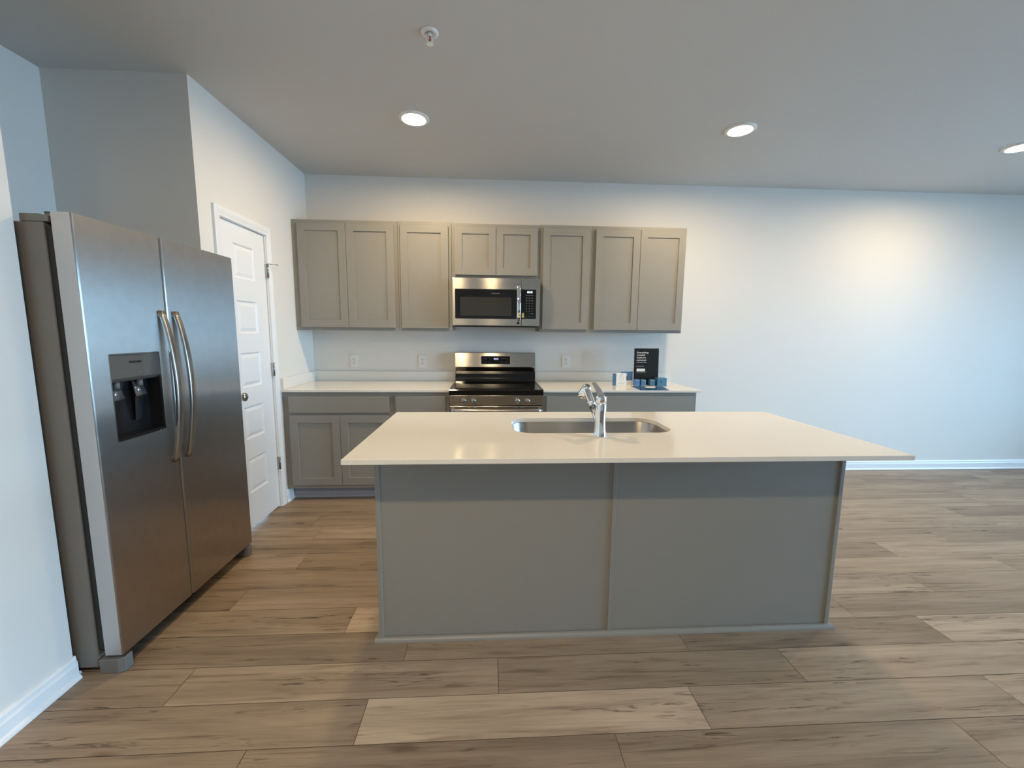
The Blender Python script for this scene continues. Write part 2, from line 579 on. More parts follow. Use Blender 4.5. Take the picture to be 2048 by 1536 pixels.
# along the back wall: profile extruded in x (outward = -y)
struct(MB().poly_prism([(-a, c) for a, c in base_profile()], 'x', 3.362, XR).build('baseboard_back', TRIM), 'white baseboard along the back wall', 'baseboard')
nb = MB().poly_prism([(a, c) for a, c in base_profile()], 'y', YR, -2.352)
nb.poly_prism([(-2.352 + a, c) for a, c in base_profile()], 'x', -0.02, 0.0)
struct(nb.build('baseboard_near', TRIM), 'white baseboard left of the refrigerator', 'baseboard')
lb = MB().poly_prism([(a, c) for a, c in base_profile()], 'y', D1 + 0.059, -0.55)
struct(lb.build('baseboard_left', TRIM), 'short white baseboard between pantry door and cabinets', 'baseboard')

# ------------------------------------------------------------------ pantry door (setting)
SX = -0.008                               # face of the slab
dm = MB()
dm.box(SX - 0.035, SX, D0 + 0.006, D1 - 0.008, 0.012, DT - 0.006, 0.0015, 1)
door = struct(dm.build('door_1', TRIM), 'white five panel pantry door', 'door')
PZ = [(1.713, 1.932), (1.352, 1.568), (0.988, 1.222), (0.632, 0.855), (0.253, 0.493)]
PY0, PY1 = -1.103, -0.872
cutm = MB()
for a, b_ in PZ:
    cutm.box(SX - 0.010, SX + 0.01, PY0, PY1, a, b_)
cut(door, cutm)
pm = MB()
for a, b_ in PZ:
    # sloping sticking round each raised panel
    o_, i_, r_ = 0.0, 0.034, 0.048
    b2 = bmesh.new()
    def ring(d, x):
        return [b2.verts.new((x, yy, zz)) for yy, zz in ((PY0 + d, a + d), (PY1 - d, a + d), (PY1 - d, b_ - d), (PY0 + d, b_ - d))]
    R0, R1, R2_, R3 = ring(0.0, SX - 0.0003), ring(0.009, SX - 0.0085), ring(0.014, SX - 0.0085), ring(0.036, SX - 0.002)
    for A, B in ((R0, R1), (R1, R2_), (R2_, R3)):
        for k in range(4):
            b2.faces.new((A[k], A[(k + 1) % 4], B[(k + 1) % 4], B[k]))
    b2.faces.new(R3)
    bmesh.ops.recalc_face_normals(b2, faces=b2.faces)
    pm.merge(b2)
pm.build('door_panel', TRIM, door)
# casing: stepped profile on both sides and head
cm = MB()
def casing(mb):
    prof = [(0.0, 0.010), (0.006, 0.012), (0.018, 0.013), (0.026, 0.016), (0.044, 0.018), (0.057, 0.015)]
    inner = [(D0, 0), (D0, DT), (D1, DT), (D1, 0)]
    b3 = bmesh.new()
    rows = []
    for off, hgt in [(0.0, 0.0)] + prof + [(0.057, 0.0)]:
        rows.append([b3.verts.new((hgt, yy, zz)) for yy, zz in ((D0 - off, 0.0), (D0 - off, DT + off), (D1 + off, DT + off), (D1 + off, 0.0))])
    for A, B in zip(rows[:-1], rows[1:]):
        for k in range(3):
            b3.faces.new((A[k], A[k + 1], B[k + 1], B[k]))
    bmesh.ops.recalc_face_normals(b3, faces=b3.faces)
    mb.merge(b3)
casing(cm)
# jamb lining
cm.box(-0.11, 0.0, D0 - 0.001, D0 + 0.003, 0, DT); cm.box(-0.11, 0.0, D1 - 0.004, D1 + 0.001, 0, DT); cm.box(-0.11, 0, D0, D1, DT - 0.003, DT + 0.001)
cm.build('door_casing', TRIM, door)
kb = MB()
ky, kz = -1.188, 0.942
kb.lathe([(0, 0), (0.030, 0), (0.031, 0.004), (0.026, 0.008), (0.012, 0.011), (0.011, 0.030), (0.018, 0.036), (0.0265, 0.045), (0.0285, 0.054), (0.026, 0.063), (0.016, 0.069), (0, 0.071)], (SX, ky, kz), (1, 0, 0))
kb.build('knob', NICKEL, door)
for i, zc in enumerate((1.805, 1.082, 0.353)):
    h = MB().box(SX - 0.002, 0.0065, D1 - 0.014, D1 + 0.010, zc - 0.048, zc + 0.048, 0.001, 1)
    h.tube([(0.010, D1 - 0.003, zc - 0.050), (0.010, D1 - 0.003, zc + 0.050)], 0.006, 12)
    for dz in (-0.03, 0.0, 0.03):
        h.lathe([(0, 0), (0.003, 0), (0.003, 0.0012), (0, 0.002)], (0.0065, D1 + 0.006, zc + dz), (1, 0, 0), 8)
    h.build('hinge', NICKEL, door)
ds = MB().tube([(0.010, D1 - 0.003, 1.857), (0.024, D1 + 0.012, 1.857), (0.060, D1 + 0.028, 1.855)], 0.0028, 8)
ds.lathe([(0, 0), (0.007, 0), (0.008, 0.006), (0.006, 0.010), (0, 0.011)], (0.058, D1 + 0.027, 1.855), (1, 0.4, 0), 12)
ds.build('door_stop', NICKEL, door)


# ------------------------------------------------------------------ cabinets
def shaker(mb, x0, x1, z0, z1, y, rail=0.060, t=0.020, depth=0.009):
    """Shaker door facing -y with its face at y."""
    b = bmesh.new()
    def rect(d, yy):
        return [b.verts.new(c) for c in ((x0 + d, yy, z0 + d), (x1 - d, yy, z0 + d), (x1 - d, yy, z1 - d), (x0 + d, yy, z1 - d))]
    e = 0.0015
    R = [rect(0, y + t), rect(0, y + e), rect(e, y), rect(rail, y), rect(rail + 0.0012, y + depth)]
    for A, B in zip(R[:-1], R[1:]):
        for k in range(4):
            b.faces.new((A[k], A[(k + 1) % 4], B[(k + 1) % 4], B[k]))
    b.faces.new(R[-1]); b.faces.new(R[0])
    bmesh.ops.recalc_face_normals(b, faces=b.faces)
    mb.merge(b)


def wall_cabinet(x0, x1, z0, z1, doors, dz0, dz1, label, fill=0.0):
    t = thing('wall_cabinet', label, 'cabinet', ((x0 + x1) / 2, 0, z0), 'grey wall cabinets')
    g = 0.0008
    m = MB()
    m.box(x0 + g + fill, x1 - g, -0.2855, -0.0008, z0 + 0.006, z1, 0.001, 1)
    m.build('carcass', CAB, t)
    m = MB()
    st = 0.044
    m.box(x0 + g, x0 + st + fill, -0.305, -0.286, z0, z1, 0.0012, 1); m.box(x1 - st, x1 - g, -0.305, -0.286, z0, z1, 0.0012, 1)
    m.box(x0 + st + fill, x1 - st, -0.305, -0.286, z0, z0 + 0.038, 0.0008, 1); m.box(x0 + st + fill, x1 - st, -0.305, -0.286, z1 - 0.044, z1, 0.0008, 1)
    m.build('face_frame', CAB, t)
    for a, b in doors:
        d = MB(); shaker(d, a, b, dz0, dz1, -0.3255)
        d.build('door', CAB, t)
    return t


UB, UT, DB, DTT = 1.379, 2.284, 1.404, 2.255
wall_cabinet(0.0, 0.862, UB, UT, [(0.050, 0.4385), (0.4415, 0.831)], DB, DTT, 'grey two door wall cabinet in the corner by the pantry door')
wall_cabinet(0.862, 1.3125, UB, UT + 0.003, [(0.884, 1.284)], DB, DTT, 'grey single door wall cabinet left of the microwave')
wall_cabinet(1.3125, 2.067, 1.8245, UT - 0.004, [(1.340, 1.6855), (1.6885, 2.040)], 1.856, DTT, 'short grey two door wall cabinet above the microwave')
wall_cabinet(2.067, 2.516, UB, UT, [(2.089, 2.490)], DB, DTT, 'grey single door wall cabinet right of the microwave')
wall_cabinet(2.516, 3.341, UB, UT, [(2.544, 2.9295), (2.9325, 3.330)], DB, DTT, 'grey two door wall cabinet at the right end of the row')

CT, CB = 0.9135, 0.8935


def base_cabinet(x0, x1, label, drawers, doors, fill=0.0):
    t = thing('base_cabinet', label, 'cabinet', ((x0 + x1) / 2, 0, 0), 'grey base cabinets on the back wall')
    g = 0.0008
    m = MB()
    m.box(x0 + g + fill, x1 - g, -0.5955, -0.0008, 0.100, CB - 0.0005, 0.001, 1)
    m.build('carcass', CAB, t)
    k = MB().box(x0 + g + fill, x1 - g, -0.540, -0.525, 0, 0.0995)
    k.poly_prism([(-0.540, 0), (-0.556, 0), (-0.555, 0.008), (-0.549, 0.015), (-0.540, 0.018)], 'x', x0 + g + fill, x1 - g)
    k.build('toe_kick', KICK, t)
    m = MB()
    m.box(x0 + g, x0 + 0.046 + fill, -0.615, -0.596, 0.100, CB - 0.0005, 0.0012, 1); m.box(x1 - 0.030, x1 - g, -0.615, -0.596, 0.100, CB - 0.0005, 0.0012, 1)
    m.box(x0 + 0.046 + fill, x1 - 0.030, -0.615, -0.596, CB - 0.04, CB - 0.0005); m.box(x0 + 0.046 + fill, x1 - 0.030, -0.615, -0.596, 0.700, 0.732)
    m.box(x0 + 0.046 + fill, x1 - 0.030, -0.615, -0.596, 0.100, 0.140)
    m.build('face_frame', CAB, t)
    for a, b in drawers:
        MB().box(a, b, -0.6355, -0.6155, 0.727, 0.860, 0.0015, 1).build('drawer', CAB, t)
    for a, b in doors:
        d = MB(); shaker(d, a, b, 0.130, 0.706, -0.6355)
        d.build('door', CAB, t)


base_cabinet(0.0, 0.862, 'grey base cabinet with one wide drawer and two doors beside the pantry door', [(0.052, 0.834)], [(0.052, 0.4415), (0.4445, 0.834)])
base_cabinet(0.862, 1.3105, 'narrow grey base cabinet left of the range', [(0.886, 1.282)], [(0.886, 1.282)])
base_cabinet(2.0695, 2.520, 'narrow grey base cabinet right of the range', [(2.100, 2.498)], [(2.100, 2.498)])
base_cabinet(2.520, 3.358, 'grey base cabinet at the right end, under the black sign', [(2.540, 3.332)], [(2.540, 2.9345), (2.9375, 3.332)])

# worktops with their backsplash
ct = thing('countertop', 'white quartz worktop with side splash left of the range', 'countertop', (0.65, -0.32, CB), 'white worktops on the back wall')
MB().box(0.0006, 1.3105, -0.640, -0.0006, CB, CT, 0.0025).build('slab', QUARTZ, ct)
MB().box(0.0206, 1.3105, -0.0206, -0.0006, CT + 0.0002, 1.0025, 0.0015).build('backsplash', QUARTZ, ct)
MB().box(0.0006, 0.0203, -0.628, -0.0006, CT + 0.0002, 1.0025, 0.0015).build('side_splash', QUARTZ, ct)
ct = thing('countertop', 'white quartz worktop right of the range with boxes on it', 'countertop', (2.7, -0.32, CB), 'white worktops on the back wall')
MB().box(2.0695, 3.384, -0.640, -0.0006, CB, CT, 0.0025).build('slab', QUARTZ, ct)
MB().box(2.0695, 3.355, -0.0206, -0.0006, CT + 0.0002, 1.0025, 0.0015).build('backsplash', QUARTZ, ct)

# ------------------------------------------------------------------ range
RX0, RX1 = 1.3125, 2.0675
rg = thing('range', 'stainless steel electric range with black glass cooktop', 'stove', (1.69, -0.33, 0))
MB().box(RX0 + 0.002, RX1 - 0.002, -0.630, -0.030, 0.040, 0.905, 0.003).build('body', DARKP, rg)
MB().box(RX0 + 0.03, RX1 - 0.03, -0.600, -0.06, 0.0, 0.042).build('plinth', GASKET, rg)
c = MB()
c.box(RX0 + 0.004, RX1 - 0.004, -0.650, -0.085, 0.9055, 0.9175, 0.002)
c.poly_prism([(-0.664, 0.874), (-0.640, 0.874), (-0.640, 0.9195), (-0.656, 0.9195), (-0.664, 0.911)], 'x', RX0, RX1, 0.0012)
c.build('cooktop', BLACKG, rg)
for xx in (RX0, RX1 - 0.010):
    MB().box(xx, xx + 0.010, -0.640, -0.050, 0.9135, 0.9225, 0.002).build('side_trim', GREYP, rg)
for bx, by, br in ((1.505, -0.50, 0.105), (1.875, -0.50, 0.09), (1.505, -0.24, 0.075), (1.875, -0.24, 0.075)):
    MB().lathe([(br, 0.0), (br, 0.0004), (br - 0.003, 0.0004), (br - 0.003, 0.0)], (bx, by, 0.9176), (0, 0, 1), 40).build('burner_ring', DARKP, rg)
# backguard: black riser, then the steel console that leans over it
c = MB().poly_prism([(-0.085, 0.906), (-0.012, 0.906), (-0.012, 1.02), (-0.050, 1.02), (-0.058, 0.985), (-0.064, 0.945)], 'x', RX0 + 0.004, RX1 - 0.004, 0.001)
c.build('riser', BLACKE, rg)
c = MB().poly_prism([(-0.012, 1.010), (-0.052, 1.010), (-0.090, 1.047), (-0.092, 1.055), (-0.072, 1.183), (-0.062, 1.186), (-0.012, 1.186)], 'x', RX0 + 0.002, RX1 - 0.006, 0.0012)
bg = c.build('console', STEELY, rg)
# display on the leaning face
def lean(z):
    return -0.092 + (z - 1.055) / (1.183 - 1.055) * 0.020
c = MB().poly_prism([(lean(1.081) - 0.0012, 1.081), (lean(1.154) - 0.0012, 1.154), (lean(1.154) + 0.004, 1.154), (lean(1.081) + 0.004, 1.081)], 'x', 1.556, 1.825)
c.build('display', BLACKG, rg)
c = MB()
for a, b_, z0, z1 in ((1.5545, 1.556, 1.0795, 1.1555), (1.825, 1.8265, 1.0795, 1.1555), (1.5545, 1.8265, 1.0795, 1.081), (1.5545, 1.8265, 1.154, 1.1555)):
    c.poly_prism([(lean(z0) - 0.0018, z0), (lean(z1) - 0.0018, z1), (lean(z1) + 0.002, z1), (lean(z0) + 0.002, z0)], 'x', a, b_)
c.build('display_frame', HANDLE, rg)
tilt = math.pi / 2 - math.atan2(0.020, 0.128)
text('clock', '10:15', 0.022, (1.6935, lean(1.123) - 0.0022, 1.122), LEDV, rg, (tilt, 0, 0), 'CENTER', width=0.040, bold=0.0004)
for kx, kz, kw in ((1.595, 1.128, .03), (1.638, 1.128, .012), (1.600, 1.098, .008), (1.622, 1.098, .010), (1.643, 1.098, .012), (1.745, 1.129, .012), (1.768, 1.129, .022), (1.795, 1.129, .012), (1.748, 1.098, .011), (1.790, 1.096, .010)):
    c = MB().poly_prism([(lean(kz) - 0.0016, kz), (lean(kz + .004) - 0.0016, kz + .004), (lean(kz + .004), kz + .004), (lean(kz), kz)], 'x', kx - kw / 2, kx + kw / 2)
    c.build('key_legend', KEYS, rg)
MB().box(RX0 + 0.001, RX1 - 0.001, -0.662, -0.62, 0.794, 0.8735, 0.003).build('control_panel', STEELY, rg)
for kx in (1.431, 1.5075, 1.859, 1.940):
    k = MB().lathe([(0, 0), (0.0225, 0), (0.0225, 0.004), (0.0195, 0.008), (0.0185, 0.024), (0.0165, 0.027), (0, 0.0275)], (kx, -0.662, 0.832), (0, -1, 0), 28)
    k.box(kx - 0.0045, kx + 0.0045, -0.698, -0.687, 0.8125, 0.8515, 0.0025)
    k.build('knob', HANDLE, rg)
od = MB().box(RX0 + 0.001, RX1 - 0.001, -0.664, -0.632, 0.250, 0.788, 0.004).build('oven_door', STEELY, rg)
MB().box(RX0 + 0.09, RX1 - 0.09, -0.6652, -0.6635, 0.33, 0.69, 0.0005, 1).build('oven_window', BLACKG, od)
for a, b_ in ((1.345, 1.46), (1.485, 1.505), (1.53, 1.665), (1.70, 1.835), (1.86, 1.885), (1.91, 2.035)):
    MB().box(a, b_, -0.6652, -0.663, 0.7735, 0.7785).build('vent_slot', GASKET, od)
hm = MB()
pth = [(RX0 + 0.012, -0.700, 0.755), (RX0 + 0.05, -0.714, 0.757), (RX0 + 0.18, -0.722, 0.757), (1.69, -0.726, 0.757), (RX1 - 0.18, -0.722, 0.757), (RX1 - 0.05, -0.714, 0.757), (RX1 - 0.012, -0.700, 0.755)]
sec = [(0.011 * math.cos(2 * math.pi * k / 16), 0.015 * math.sin(2 * math.pi * k / 16)) for k in range(16)]
hm.sweep(pth, sec, [(0, 0, 1)] * len(pth))
for xx in (RX0 + 0.03, RX1 - 0.03):
    hm.box(xx - 0.012, xx + 0.012, -0.712, -0.664, 0.745, 0.769, 0.004)
hm.build('handle', HANDLE, od)
MB().box(RX0 + 0.001, RX1 - 0.001, -0.660, -0.632, 0.050, 0.244, 0.004).build('storage_drawer', STEELY, rg)

# ------------------------------------------------------------------ microwave
MX0, MX1, MZ0, MZ1, MY = 1.3215, 2.0565, 1.429, 1.8235, -0.41
mw = thing('microwave', 'stainless steel over the range microwave with black glass door', 'microwave', (1.69, -0.2, MZ0))
c = MB().box(MX0 + 0.003, MX1 - 0.003, -0.380, -0.001, MZ0 + 0.004, MZ1 - 0.001, 0.002)
c.box(MX0 + 0.02, MX1 - 0.02, -0.375, -0.06, MZ0 - 0.010, MZ0 + 0.006, 0.002)
c.build('body', DARKP, mw)
SPL = 1.9015
dr = MB().box(MX0, SPL - 0.0012, MY, -0.3805, MZ0, MZ1, 0.003).build('door', STEELY, mw)
MB().poly_prism(rrect(1.346, SPL - 0.0012, 1.487, 1.7315, 0.004, 3), 'y', MY - 0.0012, MY + 0.004).build('door_glass', BLACKG, dr)
MB().poly_prism(rrect(1.3875, 1.816, 1.511, 1.6645, 0.005, 3), 'y', MY - 0.0017, MY - 0.0010).build('window', MESHW, dr)
text('brand_name', 'FRIGIDAIRE', 0.011, (1.6835, MY - 0.0014, 1.6935), KEYS, dr, (math.pi / 2, 0, 0), 'CENTER', width=0.064, bold=0.0002)
hm = MB()
n = 16
pth, secs = [], []
for k in range(n + 1):
    q = k / n
    pth.append((1.877, MY - 0.012 - 0.036 * math.sin(math.pi * q) ** 0.7, 1.449 + 0.322 * q))
    w_ = 0.0165 if 0.1 < q < 0.9 else 0.0145
    secs.append([(w_ * math.copysign(abs(math.cos(2 * math.pi * j / 16)) ** 0.6, math.cos(2 * math.pi * j / 16)), 0.007 * math.copysign(abs(math.sin(2 * math.pi * j / 16)) ** 0.6, math.sin(2 * math.pi * j / 16))) for j in range(16)])
hm.sweep(pth, secs, [(0, -1, 0)] * len(pth))
for zz in (1.468, 1.752):
    hm.box(1.868, 1.886, MY - 0.022, MY + 0.001, zz - 0.012, zz + 0.012, 0.003)
hm.build('handle', CHROME, dr)
cpn = MB().box(SPL + 0.0012, MX1, MY, -0.3805, MZ0, MZ1, 0.003).build('control_panel', STEELY, mw)
MB().poly_prism(rrect(SPL + 0.0012, 2.0245, 1.490, 1.7325, 0.005, 3), 'y', MY - 0.0012, MY + 0.004).build('keypad_glass', BLACKG, cpn)
text('clock', '10:15', 0.0185, (1.9695, MY - 0.0015, 1.7045), LEDW, cpn, (math.pi / 2, 0, 0), 'CENTER', width=0.043, bold=0.0007)
MB().box(1.937, 2.000, MY - 0.0015, MY - 0.001, 1.6835, 1.6855).build('key_legend', KEYS, cpn)
for r_ in range(8):
    zz = 1.662 - r_ * 0.0215
    for q in range(3):
        if r_ == 6 and q == 0:
            continue
        w_ = 0.006 if r_ in (0, 1) else 0.0035
        if r_ == 6 and q == 2:
            w_ = 0.009
        xx = 1.944 + q * 0.0235
        MB().box(xx - w_, xx + w_, MY - 0.0015, MY - 0.001, zz - 0.003, zz + 0.003).build('key_legend', KEYS, cpn)
MB().box(1.906, 1.924, MY - 0.0016, MY - 0.0011, 1.499, 1.538).build('sticker', YELLOW, cpn)
text('sticker_print', 'NO COST', 0.007, (1.9175, MY - 0.0018, 1.503), SLOT, cpn, (math.pi / 2, -math.pi / 2, 0), 'LEFT', width=0.03)

# ------------------------------------------------------------------ island
IX0, IX1, IY0, IY1 = 1.148, 3.240, -2.203, -1.590
isl = thing('kitchen_island', 'grey panelled kitchen island base', 'island', ((IX0 + IX1) / 2, -1.9, 0))
c = MB()
c.box(IX0 + 0.003, 1.72, IY0 + 0.008, IY1 - 0.020, 0.10, CB - 0.0005); c.box(2.545, IX1 - 0.003, IY0 + 0.008, IY1 - 0.020, 0.10, CB - 0.0005)
c.box(1.72, 2.545, IY0 + 0.008, IY1 - 0.020, 0.10, 0.62)
c.box(1.72, 2.545, IY0 + 0.008, IY0 + 0.03, 0.62, CB - 0.0005); c.box(1.72, 2.545, IY1 - 0.04, IY1 - 0.020, 0.62, CB - 0.0005)
c.box(IX0 + 0.003, IX1 - 0.003, IY0 + 0.008, IY1 - 0.09, 0.0, 0.10)
c.build('carcass', CAB, isl)
for a, b_ in ((IX0 + 0.019, 2.1775), (2.1965, IX1 - 0.019)):
    MB().box(a, b_, IY0 + 0.004, IY0 + 0.008, 0.0, CB - 0.0005).build('back_panel', CAB, isl)
MB().box(2.1775, 2.1965, IY0 - 0.003, IY0 + 0.008, 0.018, CB - 0.0005, 0.0018).build('batten', CAB, isl)
for a in (IX0, IX1 - 0.019):
    MB().box(a, a + 0.019, IY0 - 0.003, IY0 + 0.008, 0.018, CB - 0.0005, 0.0018).build('corner_trim', CAB, isl)
for a, b_ in ((IX0 - 0.0003, IX0 + 0.003), (IX1 - 0.003, IX1 + 0.0003)):
    MB().box(a, b_, IY0 + 0.008, IY1, 0.0, CB - 0.0005).build('end_panel', CAB, isl)
qr = [(0, 0), (0.019, 0), (0.0182, 0.006), (0.0155, 0.012), (0.011, 0.0165), (0.006, 0.0185), (0, 0.019)]
MB().poly_prism([(IY0 - 0.0 - a, z) for a, z in qr], 'x', IX0 - 0.019, IX1 + 0.019).build('shoe_moulding', CAB, isl)
MB().poly_prism([(IX0 - a, z) for a, z in qr], 'y', IY0 - 0.001, IY1 - 0.09).build('shoe_moulding', CAB, isl)
MB().poly_prism([(IX1 + a, z) for a, z in qr], 'y', IY0 - 0.001, IY1 - 0.09).build('shoe_moulding', CAB, isl)
# working side: drawer fronts and doors facing the range
for a, b_ in ((1.17, 1.70), (1.72, 2.545), (2.565, 3.22)):
    MB().box(a, b_, IY1 - 0.0195, IY1, 0.727, 0.860, 0.0015, 1).build('drawer', CAB, isl)
    mid = (a + b_) / 2
    for p_, q_ in ((a, mid - 0.0015), (mid + 0.0015, b_)):
        d = MB(); shaker(d, -q_, -p_, 0.130, 0.706, -IY1)
        bmesh.ops.transform(d.bm, matrix=Matrix.Rotation(math.pi, 4, 'Z'), verts=d.bm.verts)
        d.build('door', CAB, isl)
TX0, TX1, TY0, TY1 = 1.100, 3.291, -2.450, -1.557
it = MB().box(TX0, TX1, TY0, TY1, CB, CT, 0.0022).build('island_countertop', QUARTZ)
SKX0, SKX1, SKY0, SKY1, SKR = 1.748, 2.517, -2.068, -1.735, 0.095
cut(it, MB().poly_prism(rrect(SKX0, SKX1, SKY0, SKY1, SKR, 10), 'z', CB - 0.05, CT + 0.05))
tag(it, 'large white quartz island worktop with sink cutout', 'countertop')
# undermount sink bowl
sk = thing('sink', 'undermount stainless steel sink bowl in the island worktop', 'sink', (2.13, -1.90, 0.70))
b = bmesh.new()
e = 0.006
rings = []
for (d, z, r) in ((-0.030, CB - 0.0004, 0.12), (-e, CB - 0.0004, SKR + e), (-e + 0.002, CB - 0.004, SKR + 0.004), (0.008, 0.73, SKR - 0.005), (0.016, 0.712, SKR - 0.012), (0.034, 0.700, SKR - 0.03), (0.10, 0.698, 0.05)):
    rings.append([b.verts.new((x, y, z)) for x, y in rrect(SKX0 + d, SKX1 - d, SKY0 + d, SKY1 - d, max(0.01, r), 10)])
for A, B in zip(rings[:-1], rings[1:]):
    n = len(A)
    for k in range(n):
        f = b.faces.new((A[k], A[(k + 1) % n], B[(k + 1) % n], B[k])); f.smooth = True
b.faces.new(rings[-1])
bmesh.ops.recalc_face_normals(b, faces=b.faces)
for f in b.faces:
    f.normal_flip()
m = MB(); m.merge(b)
bowl = m.build('bowl', STEELS, sk)
MB().lathe([(0, 0.0), (0.030, 0.0), (0.040, 0.001), (0.043, 0.003), (0.045, 0.0)], (2.13, -1.87, 0.6985), (0, 0, 1), 32).build('drain', CHROME, sk)

# ------------------------------------------------------------------ faucet
FX, FY = 2.1335, -2.122
fc = thing('faucet', 'chrome single lever pull-out kitchen faucet behind the sink', 'faucet', (FX, FY, CT))
MB().lathe([(0, 0.0003), (0.0300, 0.0003), (0.0300, 0.003), (0.0290, 0.005), (0.0275, 0.020), (0.0255, 0.045), (0.0245, 0.075), (0.0247, 0.110), (0.0252, 0.140), (0.0240, 0.1475), (0.0225, 0.149), (0, 0.149)], (FX, FY, CT), (0, 0, 1), 40).build('body', CHROME, fc)
MB().lathe([(0, 0.0), (0.0262, 0.0), (0.0262, 0.001), (0, 0.001)], (FX, FY, CT + 0.0002), (0, 0, 1), 40).build('base_ring', GASKET, fc)
MB().lathe([(0.020, 0.149), (0.0235, 0.1505), (0.0245, 0.153), (0.0248, 0.178), (0.0236, 0.1815), (0.018, 0.183), (0, 0.183)], (FX, FY, CT), (0, 0, 1), 40).build('cap', CHROME, fc)
lv = MB()
pth = [(FX, FY + 0.000, CT + 0.183), (FX, FY + 0.022, CT + 0.193), (FX - 0.002, FY + 0.060, CT + 0.208), (FX - 0.004, FY + 0.105, CT + 0.224), (FX - 0.006, FY + 0.116, CT + 0.2285)]
def flat(w, h, n=16):
    return [(w * math.copysign(abs(math.cos(2 * math.pi * j / n)) ** 0.5, math.cos(2 * math.pi * j / n)), h * math.copysign(abs(math.sin(2 * math.pi * j / n)) ** 0.5, math.sin(2 * math.pi * j / n))) for j in range(n)]
lv.sweep(pth, [flat(0.0145, 0.004), flat(0.0145, 0.0038), flat(0.0142, 0.0034), flat(0.0136, 0.003), flat(0.010, 0.0022)], [(0, 0, 1)] * 5)
lv.build('lever', CHROME, fc)
sp0 = Vector((FX - 0.003, FY + 0.010, CT + 0.055))
sp1 = Vector((FX - 0.030, FY + 0.180, CT + 0.202))
sm = MB()
pa = [sp0 + (sp1 - sp0) * q for q in (0.0, 0.2, 0.42)]
sm.tube([tuple(p) for p in pa], [0.0165, 0.0165, 0.0165], 24)
sm.build('spout', CHROME, fc)
hd = MB()
pb = [sp0 + (sp1 - sp0) * q for q in (0.43, 0.6, 0.8, 0.95, 1.0)]
hd.tube([tuple(p) for p in pb], [0.0165, 0.0172, 0.0185, 0.0195, 0.017], 24)
dv = (sp1 - sp0).normalized()
down = Vector((-0.34, 0.40, -0.85)).normalized()
hp = sp0 + (sp1 - sp0) * 0.93
hd.lathe([(0, -0.021), (0.014, -0.020), (0.021, -0.014), (0.0235, 0.0), (0.0255, 0.030), (0.0250, 0.046), (0.022, 0.048), (0, 0.046)], tuple(hp), tuple(down), 28)
sh = hd.build('spray_head', CHROME, fc)
MB().lathe([(0.0168, 0), (0.0174, 0.001), (0.0174, 0.003), (0.0168, 0.004)], tuple(sp0 + (sp1 - sp0) * 0.415), tuple(dv), 24).build('joint_ring', GASKET, fc)
MB().lathe([(0, 0), (0.0105, 0), (0.0105, 0.0012), (0, 0.002)], tuple(hp - down * 0.0195), tuple(-down), 20).build('spray_button', DARKP, sh)

# ------------------------------------------------------------------ refrigerator
FXF, F0, F1, FG = 0.172, -2.334, -1.431, -1.944
ZT, ZB = 1.777, 0.078
fr = thing('refrigerator', 'stainless steel side by side refrigerator with dark grey sides', 'refrigerator', (-0.27, (F0 + F1) / 2, 0))
MB().box(-0.66, 0.074, F0 + 0.002, F1 - 0.002, 0.022, 1.745, 0.006).build('cabinet_body', FRIDGE, fr)
for y0, y1 in ((F0 + 0.010, FG - 0.0005), (FG + 0.0005, F1 - 0.010)):
    MB().box(0.0745, 0.1045, y0, y1, ZB + 0.02, ZT - 0.05).build('gasket', GASKET, fr)


def fridge_door(y0, y1):
    b = bmesh.new()
    bmesh.ops.create_cube(b, size=1.0)
    for v in b.verts:
        v.co = Vector((0.105 + (v.co.x + .5) * (FXF - 0.105), y0 + (v.co.y + .5) * (y1 - y0), ZB + (v.co.z + .5) * (ZT - ZB)))
    ed = [q for q in b.edges if abs(q.verts[0].co.z - q.verts[1].co.z) > 1 and q.verts[0].co.x > 0.15]
    bmesh.ops.bevel(b, geom=ed, offset=0.007, segments=4, affect='EDGES', profile=0.5)
    side = [1 if (abs(f.normal.y) > 0.9 or abs(f.normal.z) > 0.9 or f.normal.x < -0.5) else 0 for f in b.faces]
    m = MB(); m.merge(b)
    m.bm.faces.ensure_lookup_table()
    for f, k in zip(m.bm.faces, side):
        f.material_index = k
    o = m.build('door', [STEELX, STEELD], fr)
    return o


dl = fridge_door(F0, FG - 0.0038)
dR = fridge_door(FG + 0.0038, F1)
# dispenser opening in the left door
DY0, DY1, DZ0, DZ1 = -2.254, -2.008, 0.927, 1.277
cut(dl, MB().poly_prism(rrect(DY0, DY1, DZ0, DZ1, 0.008, 4), 'x', 0.1085, 0.30))
c = MB()
pts = rrect(DY0, DY1, DZ0, DZ1, 0.008, 4)
pin = rrect(DY0 + 0.0035, DY1 - 0.0035, DZ0 + 0.0035, DZ1 - 0.0035, 0.006, 4)
b = bmesh.new()
R = [[b.verts.new((x, p[0], p[1])) for p in q] for q, x in ((pts, FXF - 0.004), (pts, FXF + 0.0018), (pin, FXF + 0.0018), (pin, FXF - 0.006))]
for A, B in zip(R[:-1], R[1:]):
    for k in range(len(A)):
        b.faces.new((A[k], A[(k + 1) % len(A)], B[(k + 1) % len(A)], B[k]))
bmesh.ops.recalc_face_normals(b, faces=b.faces)
c.merge(b)
c.build('dispenser_frame', HANDLE, dl)
e = 0.004
c = MB()
c.box(0.1088, 0.112, DY0 + e, DY1 - e, DZ0 + e, DZ1 - e)
c.box(0.112, FXF - 0.005, DY0 + 0.0005, DY0 + e, DZ0 + e, DZ1 - e); c.box(0.112, FXF - 0.005, DY1 - e, DY1 - 0.0005, DZ0 + e, DZ1 - e)
c.box(0.112, FXF - 0.008, DY0 + e, DY1 - e, DZ0 + 0.0005, DZ0 + 0.006)
